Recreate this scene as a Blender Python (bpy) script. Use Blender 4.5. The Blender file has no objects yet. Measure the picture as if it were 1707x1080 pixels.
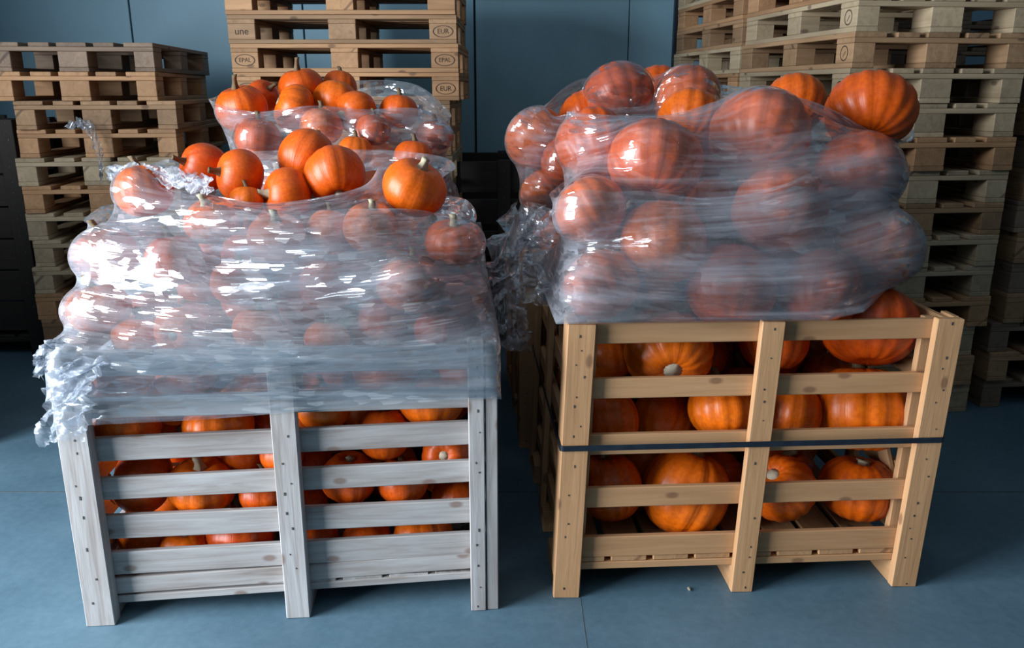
import bpy, bmesh, math, random
import numpy as np
from mathutils import Vector, Matrix, Euler

# ------------------------------------------------------------------ camera, world, light
SC = bpy.context.scene
COL = SC.collection
F, H = 1400.0, 1.5
PITCH = math.atan(0.28)
CP, SP = math.cos(PITCH), math.sin(PITCH)
cam_d = bpy.data.cameras.new('camera')
cam_d.sensor_width = 36.0
cam_d.lens = F / 1707.0 * 36.0
cam = bpy.data.objects.new('camera', cam_d)
COL.objects.link(cam)
cam.location = (0, 0, H)
cam.rotation_euler = (math.pi / 2 - PITCH, 0, 0)
SC.camera = cam

world = bpy.data.worlds.new('world')
SC.world = world
world.use_nodes = True
wb = world.node_tree.nodes['Background']
wb.inputs[0].default_value = (0.62, 0.82, 1.0, 1)
wb.inputs[1].default_value = 0.3

DOOR_Y0, DOOR_Y1, DOOR_Z = -0.9, 1.8, 3.2          # the open loading door in the left wall
WALL_X = -3.9
la = bpy.data.lights.new('daylight', 'AREA')
la.shape = 'RECTANGLE'
la.size, la.size_y = DOOR_Y1 - DOOR_Y0, DOOR_Z - 0.1
la.energy = 560
la.color = (0.86, 0.94, 1.0)
lo = bpy.data.objects.new('daylight', la)
COL.objects.link(lo)
lo.location = (WALL_X + 0.02, (DOOR_Y0 + DOOR_Y1) / 2, DOOR_Z / 2 + 0.05)
lo.rotation_euler = (math.pi / 2, 0, -math.pi / 2)   # faces +X

SC.view_settings.view_transform = 'Standard'
SC.view_settings.look = 'None'
SC.view_settings.gamma = 1.0
SC.view_settings.use_curve_mapping = False
SC.view_settings.exposure = 0.0
SC.cycles.transparent_max_bounces = 14
SC.cycles.max_bounces = 6
SC.cycles.diffuse_bounces = 2
SC.cycles.glossy_bounces = 2
SC.cycles.caustics_reflective = False
SC.cycles.caustics_refractive = False

rng = np.random.default_rng(11)
random.seed(11)


def at(px, py, Y):
    """point of the place seen at a pixel of the photograph, at distance Y into the hall"""
    u, v = (px - 853.5) / F, (py - 540.0) / F
    t = Y / (CP - v * SP)
    return np.array((u * t, Y, H + (-SP - v * CP) * t)), t


# ------------------------------------------------------------------ materials
def new_mat(name):
    m = bpy.data.materials.new(name)
    m.use_nodes = True
    nt = m.node_tree
    nt.nodes.clear()
    out = nt.nodes.new('ShaderNodeOutputMaterial')
    return m, nt, out


def N(nt, t, **kw):
    n = nt.nodes.new('ShaderNode' + t)
    for k, v in kw.items():
        if k.startswith('i_'):
            key = k[2:]
            key = int(key) if key.isdigit() else key.replace('_', ' ')
            n.inputs[key].default_value = v
        else:
            setattr(n, k, v)
    return n


def ramp(nt, stops):
    r = nt.nodes.new('ShaderNodeValToRGB')
    e = r.color_ramp.elements
    while len(e) < len(stops):
        e.new(0.5)
    for el, (p, c) in zip(e, stops):
        el.position = p
        el.color = (*c, 1) if len(c) == 3 else c
    return r


def math_n(nt, op, a, b=None, c=None):
    n = nt.nodes.new('ShaderNodeMath')
    n.operation = op
    for i, x in enumerate((a, b, c)):
        if x is None:
            continue
        if isinstance(x, (int, float)):
            n.inputs[i].default_value = x
        else:
            nt.links.new(x, n.inputs[i])
    return n.outputs[0]


def wood_mat(name, light, dark, knot, rough=0.7, var=0.35, knots=True):
    m, nt, out = new_mat(name)
    L = nt.links
    tc = N(nt, 'TexCoord')
    oi = N(nt, 'ObjectInfo')
    off = N(nt, 'VectorMath', operation='ADD')
    sc = N(nt, 'VectorMath', operation='SCALE')
    cmb = N(nt, 'CombineXYZ')
    for i, k in enumerate((37.0, 91.0, 53.0)):
        L.new(math_n(nt, 'MULTIPLY', oi.outputs['Random'], k), cmb.inputs[i])
    L.new(tc.outputs['Object'], off.inputs[0])
    L.new(cmb.outputs[0], off.inputs[1])
    mp = N(nt, 'Mapping')
    mp.inputs['Scale'].default_value = (1.6, 26, 26)
    L.new(off.outputs[0], mp.inputs[0])
    n1 = N(nt, 'TexNoise', i_Scale=1.6, i_Detail=6.0, i_Roughness=0.62, i_Distortion=0.7)
    L.new(mp.outputs[0], n1.inputs['Vector'])
    mp2 = N(nt, 'Mapping')
    mp2.inputs['Scale'].default_value = (2.2, 9, 9)
    L.new(off.outputs[0], mp2.inputs[0])
    n2 = N(nt, 'TexNoise', i_Scale=1.0, i_Detail=3.0, i_Roughness=0.55)
    L.new(mp2.outputs[0], n2.inputs['Vector'])
    mid = tuple((a + b) / 2 for a, b in zip(light, dark))
    r = ramp(nt, [(0.30, dark), (0.47, mid), (0.66, light)])
    f = math_n(nt, 'ADD', math_n(nt, 'MULTIPLY', n1.outputs[0], 0.6), math_n(nt, 'MULTIPLY', n2.outputs[0], 0.4))
    L.new(f, r.inputs[0])
    col = r.outputs[0]
    if knots:
        sp3 = N(nt, 'SeparateXYZ')
        L.new(off.outputs[0], sp3.inputs[0])
        cb3 = N(nt, 'CombineXYZ')
        L.new(math_n(nt, 'MULTIPLY', sp3.outputs[0], 3.4), cb3.inputs[0])
        L.new(math_n(nt, 'MULTIPLY', math_n(nt, 'ADD', sp3.outputs[1], sp3.outputs[2]), 6.5), cb3.inputs[1])
        vo = N(nt, 'TexVoronoi', i_Scale=1.0, i_Randomness=1.0, voronoi_dimensions='2D')
        L.new(cb3.outputs[0], vo.inputs['Vector'])
        kr = ramp(nt, [(0.045, (1, 1, 1)), (0.085, (0, 0, 0))])
        L.new(vo.outputs['Distance'], kr.inputs[0])
        mx = N(nt, 'Mix', data_type='RGBA')
        L.new(math_n(nt, 'MULTIPLY', kr.outputs[0], 0.75), mx.inputs[0])
        L.new(col, mx.inputs[6])
        mx.inputs[7].default_value = (*knot, 1)
        col = mx.outputs[2]
    hsv = N(nt, 'HueSaturation')
    L.new(col, hsv.inputs['Color'])
    L.new(math_n(nt, 'MULTIPLY_ADD', oi.outputs['Random'], var, 1 - var / 2), hsv.inputs['Value'])
    b = N(nt, 'BsdfPrincipled', i_Roughness=rough)
    L.new(hsv.outputs[0], b.inputs['Base Color'])
    bp = N(nt, 'Bump', i_Strength=0.35, i_Distance=0.004)
    L.new(n1.outputs[0], bp.inputs['Height'])
    L.new(bp.outputs[0], b.inputs['Normal'])
    L.new(b.outputs[0], out.inputs[0])
    return m


def plain_mat(name, color, rough=0.6, metal=0.0, var=0.0, scale=20.0, bump=0.0):
    m, nt, out = new_mat(name)
    b = N(nt, 'BsdfPrincipled', i_Roughness=rough, i_Metallic=metal)
    tc = N(nt, 'TexCoord')
    n = N(nt, 'TexNoise', i_Scale=scale, i_Detail=4.0)
    nt.links.new(tc.outputs['Object'], n.inputs['Vector'])
    c2 = tuple(min(1, c * (1 + var)) for c in color)
    c1 = tuple(c * (1 - var) for c in color)
    r = ramp(nt, [(0.35, c1), (0.65, c2)])
    nt.links.new(n.outputs[0], r.inputs[0])
    nt.links.new(r.outputs[0], b.inputs['Base Color'])
    if bump:
        bp = N(nt, 'Bump', i_Strength=bump, i_Distance=0.003)
        nt.links.new(n.outputs[0], bp.inputs['Height'])
        nt.links.new(bp.outputs[0], b.inputs['Normal'])
    nt.links.new(b.outputs[0], out.inputs[0])
    return m


def concrete_mat():
    m, nt, out = new_mat('concrete')
    L = nt.links
    tc = N(nt, 'TexCoord')
    n1 = N(nt, 'TexNoise', i_Scale=1.3, i_Detail=6.0, i_Roughness=0.6)
    n2 = N(nt, 'TexNoise', i_Scale=38.0, i_Detail=5.0, i_Roughness=0.7)
    for n in (n1, n2):
        L.new(tc.outputs['Object'], n.inputs['Vector'])
    f = math_n(nt, 'ADD', math_n(nt, 'MULTIPLY', n1.outputs[0], 0.7), math_n(nt, 'MULTIPLY', n2.outputs[0], 0.3))
    r = ramp(nt, [(0.34, (0.068, 0.132, 0.185)), (0.52, (0.105, 0.19, 0.255)), (0.68, (0.145, 0.245, 0.315))])
    L.new(f, r.inputs[0])
    b = N(nt, 'BsdfPrincipled')
    L.new(r.outputs[0], b.inputs['Base Color'])
    rr = ramp(nt, [(0.3, (0.42,) * 3), (0.7, (0.62,) * 3)])
    L.new(n1.outputs[0], rr.inputs[0])
    L.new(rr.outputs[0], b.inputs['Roughness'])
    bp = N(nt, 'Bump', i_Strength=0.12, i_Distance=0.003)
    L.new(n2.outputs[0], bp.inputs['Height'])
    L.new(bp.outputs[0], b.inputs['Normal'])
    L.new(b.outputs[0], out.inputs[0])
    return m


def pumpkin_mat(name, c_lo, c_mid, c_hi, rough, ribn):
    m, nt, out = new_mat(name)
    L = nt.links
    tc = N(nt, 'TexCoord')
    oi = N(nt, 'ObjectInfo')
    n1 = N(nt, 'TexNoise', i_Scale=9.0, i_Detail=4.0, i_Roughness=0.6)
    off = N(nt, 'VectorMath', operation='ADD')
    L.new(tc.outputs['Object'], off.inputs[0])
    cmb = N(nt, 'CombineXYZ')
    L.new(math_n(nt, 'MULTIPLY', oi.outputs['Random'], 40.0), cmb.inputs[0])
    L.new(cmb.outputs[0], off.inputs[1])
    L.new(off.outputs[0], n1.inputs['Vector'])
    sep = N(nt, 'SeparateXYZ')
    L.new(tc.outputs['Object'], sep.inputs[0])
    ang = math_n(nt, 'ARCTAN2', sep.outputs[1], sep.outputs[0])
    ac = N(nt, 'CombineXYZ')
    L.new(math_n(nt, 'MULTIPLY', ang, 9.0), ac.inputs[0])
    L.new(math_n(nt, 'MULTIPLY', oi.outputs['Random'], 17.0), ac.inputs[1])
    n3 = N(nt, 'TexNoise', i_Scale=1.6, i_Detail=4.0, i_Roughness=0.7)
    L.new(ac.outputs[0], n3.inputs['Vector'])
    f = math_n(nt, 'ADD', math_n(nt, 'MULTIPLY', n1.outputs[0], 0.72), math_n(nt, 'MULTIPLY', n3.outputs[0], 0.28))
    r = ramp(nt, [(0.34, c_lo), (0.5, c_mid), (0.66, c_hi)])
    L.new(f, r.inputs[0])
    hsv = N(nt, 'HueSaturation')
    L.new(r.outputs[0], hsv.inputs['Color'])
    L.new(math_n(nt, 'MULTIPLY_ADD', oi.outputs['Random'], 0.012, 0.494), hsv.inputs['Hue'])
    L.new(math_n(nt, 'MULTIPLY_ADD', oi.outputs['Random'], 0.35, 0.82), hsv.inputs['Value'])
    b = N(nt, 'BsdfPrincipled', i_Roughness=rough)
    L.new(hsv.outputs[0], b.inputs['Base Color'])
    bp = N(nt, 'Bump', i_Strength=0.25, i_Distance=0.004)
    L.new(n3.outputs[0], bp.inputs['Height'])
    L.new(bp.outputs[0], b.inputs['Normal'])
    L.new(b.outputs[0], out.inputs[0])
    return m


def film_mat(name, base=0.30, amp=0.5, rough=0.10, spec=1.0, crumple=0.5, tint=(0.80, 0.87, 0.98), sx=2.0, sy=30.0):
    """stretch film: clear sheet with milky streaks where layers overlap, wrinkles that glint"""
    m, nt, out = new_mat(name)
    L = nt.links
    uv = N(nt, 'UVMap')
    at_ = N(nt, 'Attribute', attribute_name='contact')
    mp = N(nt, 'Mapping')
    mp.inputs['Scale'].default_value = (sx, sy, 1)
    mp.inputs['Rotation'].default_value = (0, 0, 0.05)
    L.new(uv.outputs[0], mp.inputs[0])
    n1 = N(nt, 'TexNoise', i_Scale=1.0, i_Detail=2.0, i_Roughness=0.6, noise_dimensions='2D')
    L.new(mp.outputs[0], n1.inputs['Vector'])
    mpb = N(nt, 'Mapping')
    mpb.inputs['Scale'].default_value = (1.5, 3.0, 1)
    L.new(uv.outputs[0], mpb.inputs[0])
    nb = N(nt, 'TexNoise', i_Scale=1.5, i_Detail=1.0, noise_dimensions='2D')
    L.new(mpb.outputs[0], nb.inputs['Vector'])
    # crinkle facets: small flat cells, each tilted its own way, gathered in patches
    patch = ramp(nt, [(0.40, (0.22,) * 3), (0.58, (1,) * 3)])
    L.new(nb.outputs[0], patch.inputs[0])
    wp = N(nt, 'VectorMath', operation='MULTIPLY_ADD')
    L.new(n1.outputs['Color'], wp.inputs[0])
    wp.inputs[1].default_value = (0.03, 0.015, 0)
    L.new(uv.outputs[0], wp.inputs[2])
    mpf = N(nt, 'Mapping')
    mpf.inputs['Scale'].default_value = (22, 58, 1)
    mpf.inputs['Rotation'].default_value = (0, 0, 0.25)
    L.new(wp.outputs[0], mpf.inputs[0])
    vo = N(nt, 'TexVoronoi', i_Scale=1.0, voronoi_dimensions='2D')
    L.new(mpf.outputs[0], vo.inputs['Vector'])
    dv = N(nt, 'VectorMath', operation='SUBTRACT')
    L.new(mpf.outputs[0], dv.inputs[0])
    L.new(vo.outputs['Position'], dv.inputs[1])
    cr_ = N(nt, 'VectorMath', operation='SUBTRACT')
    L.new(vo.outputs['Color'], cr_.inputs[0])
    cr_.inputs[1].default_value = (0.5, 0.5, 0.5)
    dt = N(nt, 'VectorMath', operation='DOT_PRODUCT')
    L.new(dv.outputs[0], dt.inputs[0])
    L.new(cr_.outputs[0], dt.inputs[1])
    facet = math_n(nt, 'MULTIPLY', math_n(nt, 'MULTIPLY', dt.outputs['Value'], patch.outputs[0]), 4.2 * crumple)
    h = math_n(nt, 'MULTIPLY_ADD', n1.outputs[0], 0.22, facet)
    bp = N(nt, 'Bump', i_Strength=0.9, i_Distance=0.014)
    L.new(h, bp.inputs['Height'])
    hz = math_n(nt, 'MULTIPLY_ADD', math_n(nt, 'SUBTRACT', n1.outputs[0], 0.5), amp, base)
    hz = math_n(nt, 'MULTIPLY_ADD', math_n(nt, 'SUBTRACT', nb.outputs[0], 0.5), amp * 0.9, hz)
    hz = math_n(nt, 'MULTIPLY_ADD', at_.outputs['Fac'], -0.10, hz)
    lw = N(nt, 'LayerWeight', i_Blend=0.30)
    hz = math_n(nt, 'MULTIPLY_ADD', lw.outputs['Facing'], 0.28, hz)
    cl = N(nt, 'Clamp', i_Min=0.06, i_Max=0.92)
    L.new(hz, cl.inputs[0])
    tr = N(nt, 'BsdfTransparent')
    tr.inputs[0].default_value = (0.97, 0.98, 1.0, 1)
    df = N(nt, 'BsdfDiffuse')
    df.inputs[0].default_value = (*tint, 1)
    tl = N(nt, 'BsdfTranslucent')
    tl.inputs[0].default_value = (*tint, 1)
    m0 = N(nt, 'MixShader', i_0=0.45)
    L.new(df.outputs[0], m0.inputs[1])
    L.new(tl.outputs[0], m0.inputs[2])
    m1 = N(nt, 'MixShader')
    L.new(cl.outputs[0], m1.inputs[0])
    L.new(tr.outputs[0], m1.inputs[1])
    L.new(m0.outputs[0], m1.inputs[2])
    gl = N(nt, 'BsdfGlossy', i_Roughness=rough)
    gl.inputs[0].default_value = (0.95, 0.98, 1, 1)
    L.new(bp.outputs[0], gl.inputs['Normal'])
    fr = N(nt, 'Fresnel', i_IOR=1.5)
    L.new(bp.outputs[0], fr.inputs['Normal'])
    # the same film shines alike from either side
    fs = N(nt, 'Clamp', i_Min=0.04, i_Max=0.6)
    lw2 = N(nt, 'LayerWeight', i_Blend=0.12)
    L.new(bp.outputs[0], lw2.inputs['Normal'])
    L.new(math_n(nt, 'MULTIPLY_ADD', lw2.outputs['Fresnel'], 0.8 * spec, 0.07 * spec), fs.inputs[0])
    gb = N(nt, 'BsdfGlossy', i_Roughness=0.38)
    gb.inputs[0].default_value = (0.95, 0.98, 1, 1)
    L.new(bp.outputs[0], gb.inputs['Normal'])
    mg = N(nt, 'MixShader', i_0=0.28)
    L.new(gl.outputs[0], mg.inputs[1])
    L.new(gb.outputs[0], mg.inputs[2])
    m2 = N(nt, 'MixShader')
    L.new(fs.outputs[0], m2.inputs[0])
    L.new(m1.outputs[0], m2.inputs[1])
    L.new(mg.outputs[0], m2.inputs[2])
    L.new(m2.outputs[0], out.inputs[0])
    return m


M_GREY = wood_mat('weathered_grey_wood', (0.54, 0.525, 0.525), (0.23, 0.18, 0.155), (0.21, 0.13, 0.10), var=0.2)
M_YELLOW = wood_mat('fresh_pine_wood', (0.64, 0.355, 0.175), (0.44, 0.225, 0.10), (0.22, 0.10, 0.05), var=0.2)
M_PAL = [wood_mat('pallet_wood_a', (0.56, 0.31, 0.155), (0.33, 0.17, 0.08), (0.15, 0.08, 0.04), var=0.35),
         wood_mat('pallet_wood_b', (0.46, 0.275, 0.15), (0.25, 0.14, 0.07), (0.12, 0.07, 0.04), var=0.4),
         wood_mat('pallet_wood_c', (0.56, 0.43, 0.28), (0.34, 0.245, 0.15), (0.14, 0.09, 0.06), var=0.35),
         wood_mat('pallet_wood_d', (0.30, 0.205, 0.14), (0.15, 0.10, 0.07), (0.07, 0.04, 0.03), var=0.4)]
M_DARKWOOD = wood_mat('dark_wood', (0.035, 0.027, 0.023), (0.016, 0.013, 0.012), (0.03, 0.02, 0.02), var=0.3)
M_NAIL = plain_mat('rusty_nail', (0.10, 0.085, 0.08), 0.6, 0.3, 0.3)
M_STAMP = plain_mat('burnt_stamp', (0.075, 0.045, 0.03), 0.8, 0, 0.3)
M_CONC = concrete_mat()
M_JOINT = plain_mat('joint_filler', (0.07, 0.09, 0.10), 0.8, 0, 0.2)
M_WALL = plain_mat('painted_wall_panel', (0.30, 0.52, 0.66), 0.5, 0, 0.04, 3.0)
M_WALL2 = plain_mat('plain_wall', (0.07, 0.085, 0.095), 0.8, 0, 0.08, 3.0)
M_DOOR = plain_mat('door_leaf_paint', (0.31, 0.54, 0.68), 0.4, 0, 0.04, 3.0)
M_FRAME = plain_mat('dark_steel_frame', (0.02, 0.03, 0.045), 0.45, 0.2, 0.1)
M_PUMP_S = pumpkin_mat('orange_rind', (0.66, 0.085, 0.003), (0.78, 0.115, 0.004), (0.88, 0.155, 0.006), 0.36, 10)
M_PUMP_B = pumpkin_mat('deep_orange_rind', (0.62, 0.085, 0.003), (0.75, 0.115, 0.004), (0.85, 0.15, 0.006), 0.34, 14)
M_STEM = plain_mat('dry_stem', (0.20, 0.135, 0.07), 0.8, 0, 0.45, 60, 0.6)
M_STEM_PALE = plain_mat('pale_dry_stem', (0.52, 0.45, 0.31), 0.8, 0, 0.25, 60, 0.5)
M_SCAR = plain_mat('cut_stem_scar', (0.60, 0.52, 0.38), 0.8, 0, 0.3, 90, 0.4)
M_FLESH = plain_mat('pumpkin_flesh', (0.90, 0.42, 0.16), 0.6, 0, 0.2, 40, 0.4)
M_STRAP = plain_mat('black_strap', (0.015, 0.022, 0.035), 0.35, 0, 0.2, 30, 0.1)
M_FILM_L = film_mat('stretch_film_left', base=0.14, amp=0.55, rough=0.035, spec=2.0, crumple=0.8)
M_FILM_L2 = film_mat('stretch_film_second_layer', base=0.14, amp=0.55, rough=0.05, spec=2.0, crumple=.8, sx=1.4, sy=44)
M_FILM_R = film_mat('stretch_film_right', base=0.15, amp=0.62, rough=0.035, spec=1.6, crumple=1.0, sx=1.6, sy=36)
M_FILM_B = film_mat('stretch_film_back', base=0.20, amp=0.6, rough=0.035, spec=2.2, crumple=1.3, sx=3, sy=24)
M_FILM_T = film_mat('crumpled_film', base=0.26, amp=0.6, rough=0.2, spec=0.5, crumple=0.4, sx=18, sy=24)
M_FILM_D = film_mat('clear_crumpled_film', base=0.03, amp=0.16, rough=0.10, spec=1.3, crumple=1.6, sx=18, sy=24)


# ------------------------------------------------------------------ object helpers
def obj(name, mesh, parent=None, loc=(0, 0, 0), rot=(0, 0, 0), scale=None):
    o = bpy.data.objects.new(name, mesh)
    COL.objects.link(o)
    o.parent = parent
    o.location = loc
    o.rotation_euler = rot
    if scale is not None:
        o.scale = scale
    return o


def tag(o, label=None, cat=None, group=None, kind=None):
    if label:
        o['label'] = label
    if cat:
        o['category'] = cat
    if group:
        o['group'] = group
    if kind:
        o['kind'] = kind
    return o


_boxes = {}


def box_mesh(name, L, W, T, mat, bev=0.0025):
    key = (round(L, 4), round(W, 4), round(T, 4), mat.name, bev)
    if key in _boxes:
        return _boxes[key]
    bm = bmesh.new()
    bmesh.ops.create_cube(bm, size=1.0)
    bmesh.ops.scale(bm, vec=(L, W, T), verts=bm.verts)
    if bev:
        bmesh.ops.bevel(bm, geom=list(bm.edges), offset=min(bev, min(L, W, T) * 0.3), segments=1, affect='EDGES')
    me = bpy.data.meshes.new(name)
    bm.to_mesh(me)
    bm.free()
    me.materials.append(mat)
    _boxes[key] = me
    return me


AX = {'x': (0, 0, 0), 'y': (0, 0, math.pi / 2), 'z': (0, -math.pi / 2, 0)}


def board(name, parent, mat, x0, x1, y0, y1, z0, z1, axis, tilt=(0, 0, 0)):
    """a board between two corners; the grain (local X) follows the given axis"""
    dx, dy, dz = x1 - x0, y1 - y0, z1 - z0
    c = ((x0 + x1) / 2, (y0 + y1) / 2, (z0 + z1) / 2)
    if axis == 'x':
        dims = (dx, dy, dz)
    elif axis == 'y':
        dims = (dy, dx, dz)
    else:
        dims = (dz, dy, dx)
    r = AX[axis]
    o = obj(name, box_mesh(name, *dims, mat), parent, c)
    rm = Euler(tilt).to_matrix() @ Euler(r).to_matrix()
    o.rotation_euler = rm.to_euler()
    return o


def mesh_from(name, verts, faces, mat, smooth=True):
    me = bpy.data.meshes.new(name)
    me.from_pydata([tuple(v) for v in verts], [], faces)
    me.materials.append(mat)
    if smooth:
        me.polygons.foreach_set('use_smooth', [True] * len(me.polygons))
    me.update()
    return me


# ------------------------------------------------------------------ the hall
WALL_Y = 6.4


def slab(name, mat, x0, x1, y0, y1, z0, z1, parent=None):
    o = obj(name, box_mesh(name, x1 - x0, y1 - y0, z1 - z0, mat, 0), parent,
            ((x0 + x1) / 2, (y0 + y1) / 2, (z0 + z1) / 2))
    if parent is None:
        tag(o, kind='structure')
    return o


RX, FY, CZ = 5.2, -5.0, 4.2
floor = slab('floor', M_CONC, WALL_X - 0.2, RX + 0.2, FY - 0.2, WALL_Y + 0.2, -0.2, 0.0)
tag(floor, 'blue-grey concrete hall floor')
# saw-cut joints in the slab, filled dark
jz = 0.1 + 0.0008
fcx, fcy = floor.location.x, floor.location.y
board('floor_joint', floor, M_JOINT, WALL_X - fcx, RX - fcx, 2.947 - fcy, 2.952 - fcy, jz - 0.002, jz, 'x')
board('floor_joint', floor, M_JOINT, 0.208 - fcx, 0.2105 - fcx, FY - fcy, 2.947 - fcy, jz - 0.002, jz, 'y')
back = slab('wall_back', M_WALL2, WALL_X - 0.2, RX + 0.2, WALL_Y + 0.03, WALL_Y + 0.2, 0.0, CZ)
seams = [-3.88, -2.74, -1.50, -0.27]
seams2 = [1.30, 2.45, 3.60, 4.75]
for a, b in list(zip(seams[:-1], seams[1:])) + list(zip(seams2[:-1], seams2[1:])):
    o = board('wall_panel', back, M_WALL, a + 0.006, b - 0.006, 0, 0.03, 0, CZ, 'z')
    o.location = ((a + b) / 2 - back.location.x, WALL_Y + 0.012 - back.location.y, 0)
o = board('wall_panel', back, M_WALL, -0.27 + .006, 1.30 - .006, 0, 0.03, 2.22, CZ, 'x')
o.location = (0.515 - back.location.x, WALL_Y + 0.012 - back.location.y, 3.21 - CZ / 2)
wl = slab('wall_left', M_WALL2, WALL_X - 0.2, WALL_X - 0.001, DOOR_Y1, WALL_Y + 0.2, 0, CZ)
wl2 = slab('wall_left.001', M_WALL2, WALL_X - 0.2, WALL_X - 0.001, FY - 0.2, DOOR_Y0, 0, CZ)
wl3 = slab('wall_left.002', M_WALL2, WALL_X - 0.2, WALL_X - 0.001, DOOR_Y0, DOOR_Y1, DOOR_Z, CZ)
shade_wall = slab('added_shade_wall', M_WALL2, WALL_X, -2.36, 3.28, 3.40, 0, 1.3)      # unseen low wall, added to shade the lower left pallet stack
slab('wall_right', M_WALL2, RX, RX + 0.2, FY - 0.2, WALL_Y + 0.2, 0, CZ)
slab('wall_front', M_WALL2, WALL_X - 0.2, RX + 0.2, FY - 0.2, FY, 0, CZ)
slab('ceiling', plain_mat('ceiling_panels', (0.34, 0.38, 0.40), 0.8), WALL_X - 0.2, RX + 0.2, FY - 0.2, WALL_Y + 0.2, CZ, CZ + 0.2)
# closed sliding door in the back wall: pale leaf, dark steel frame
door = tag(obj('door_1', None, None, (0.5, WALL_Y, 0)), kind='structure')
board('door_leaf', door, M_DOOR, -0.76, 0.335, -0.03, 0.02, 0.02, 2.12, 'z')
board('door_leaf', door, M_DOOR, 0.341, 0.655, -0.03, 0.02, 0.02, 2.12, 'z')
board('door_frame_beam', door, M_FRAME, -0.76, 0.72, -0.07, 0.02, 2.12, 2.22, 'x')
board('door_frame_post', door, M_FRAME, 0.655, 0.72, -0.07, 0.02, 0.0, 2.12, 'z')

# ------------------------------------------------------------------ pallets
PL, PW = 1.2, 0.8


def stamp_mesh(text, oval=True, size=0.034, lines=1):
    cu = bpy.data.curves.new('stamp', 'FONT')
    cu.body = text
    cu.size = size
    cu.align_x = 'CENTER'
    cu.align_y = 'CENTER'
    cu.extrude = 0.0006
    tmp = bpy.data.objects.new('tmp', cu)
    COL.objects.link(tmp)
    bpy.context.view_layer.update()
    dg = bpy.context.evaluated_depsgraph_get()
    me = bpy.data.meshes.new_from_object(tmp.evaluated_get(dg))
    bpy.data.objects.remove(tmp)
    bm = bmesh.new()
    bm.from_mesh(me)
    if oval:
        n = 28
        ring = []
        for k in range(n):
            a = 2 * math.pi * k / n
            for rr in (1.0, 0.9):
                ring.append(bm.verts.new((0.054 * rr * math.cos(a), 0.030 * rr * math.sin(a), 0.0006)))
        for k in range(n):
            a, b = 2 * k, 2 * ((k + 1) % n)
            bm.faces.new((ring[a], ring[b], ring[b + 1], ring[a + 1]))
    bm.to_mesh(me)
    bm.free()
    me.materials.clear()
    me.materials.append(M_STAMP)
    return me


def circle_mark():
    n, v, f = 28, [], []
    for k in range(n):
        a = 2 * math.pi * k / n
        for rr in (0.032, 0.027):
            v.append((rr * math.cos(a), rr * math.sin(a), 0.0006))
    for k in range(n):
        a, b = 2 * k, 2 * ((k + 1) % n)
        f.append((a, b, b + 1, a + 1))
    v += [(-0.010, -0.014, .0006), (0.010, 0.010, .0006), (0.013, 0.008, .0006), (-0.007, -0.016, .0006)]
    f.append((2 * n, 2 * n + 3, 2 * n + 2, 2 * n + 1))
    return mesh_from('circle_stamp', v, f, M_STAMP, False)


ST_EUR, ST_EPAL = stamp_mesh('EUR'), stamp_mesh('EPAL', True, 0.03)
ST_TXT = stamp_mesh('une', False, 0.05)
ST_CIRC = circle_mark()


def pallet(label, loc, rotz, mat, group, stamps=()):
    """Euro pallet; local x is the long side, origin at one corner on the floor"""
    p = tag(obj('pallet', None, None, loc, (0, 0, rotz)), label, 'pallet', group)
    xs = [(0, 0.145), (0.5275, 0.6725), (1.055, 1.2)]
    ys = [(0, 0.1), (0.3275, 0.4725), (0.7, 0.8)]
    for (y0, y1) in ys:
        board('bottom_board', p, mat, 0.0, PL, y0, y1, 0.0, 0.0215, 'x')
    blocks = {}
    for i, (x0, x1) in enumerate(xs):
        for j, (y0, y1) in enumerate(ys):
            blocks[i, j] = board('block', p, mat, x0 + .001, x1 - .001, y0 + .001, y1 - .001, 0.022, 0.1, 'x' if i != 1 else 'y')
    for (x0, x1) in xs:
        board('stringer_board', p, mat, x0, x1, 0, PW, 0.1005, 0.122, 'y')
    for (y0, y1) in [(0, .145), (.1925, .2925), (.3275, .4725), (.5075, .6075), (.655, .8)]:
        board('deck_board', p, mat, 0, PL, y0, y1, 0.1225, 0.1435, 'x')
    for (i, j, face, me) in stamps:
        b = blocks[i, j]
        inv = b.rotation_euler.to_matrix().inverted()
        if face == 'front':       # y = 0 side
            d, rm = Vector((0, -(ys[j][1] - ys[j][0]) / 2 + 0.0002, 0)), Euler((math.pi / 2, 0, 0)).to_matrix()
        else:                     # x = L end ('end1') or x = 0 end ('end0')
            sgn = 1 if face == 'end1' else -1
            d, rm = Vector((sgn * ((xs[i][1] - xs[i][0]) / 2 - 0.0002), 0, 0)), Euler((math.pi / 2, 0, sgn * math.pi / 2)).to_matrix()
        s = obj('stamp', me, b, inv @ d)
        s.rotation_euler = (inv @ rm).to_euler()
        s['label'] = 'dark burnt stamp'
    return p


ORD = ['topmost', 'second', 'third', 'fourth', 'fifth', 'sixth', 'seventh', 'eighth', 'ninth', 'tenth',
       'eleventh', 'twelfth', 'thirteenth', 'fourteenth', 'fifteenth', 'sixteenth']


def ordinal(k):
    return ORD[k] + (' pallet' if k == 0 else ' pallet from the top')


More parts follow.
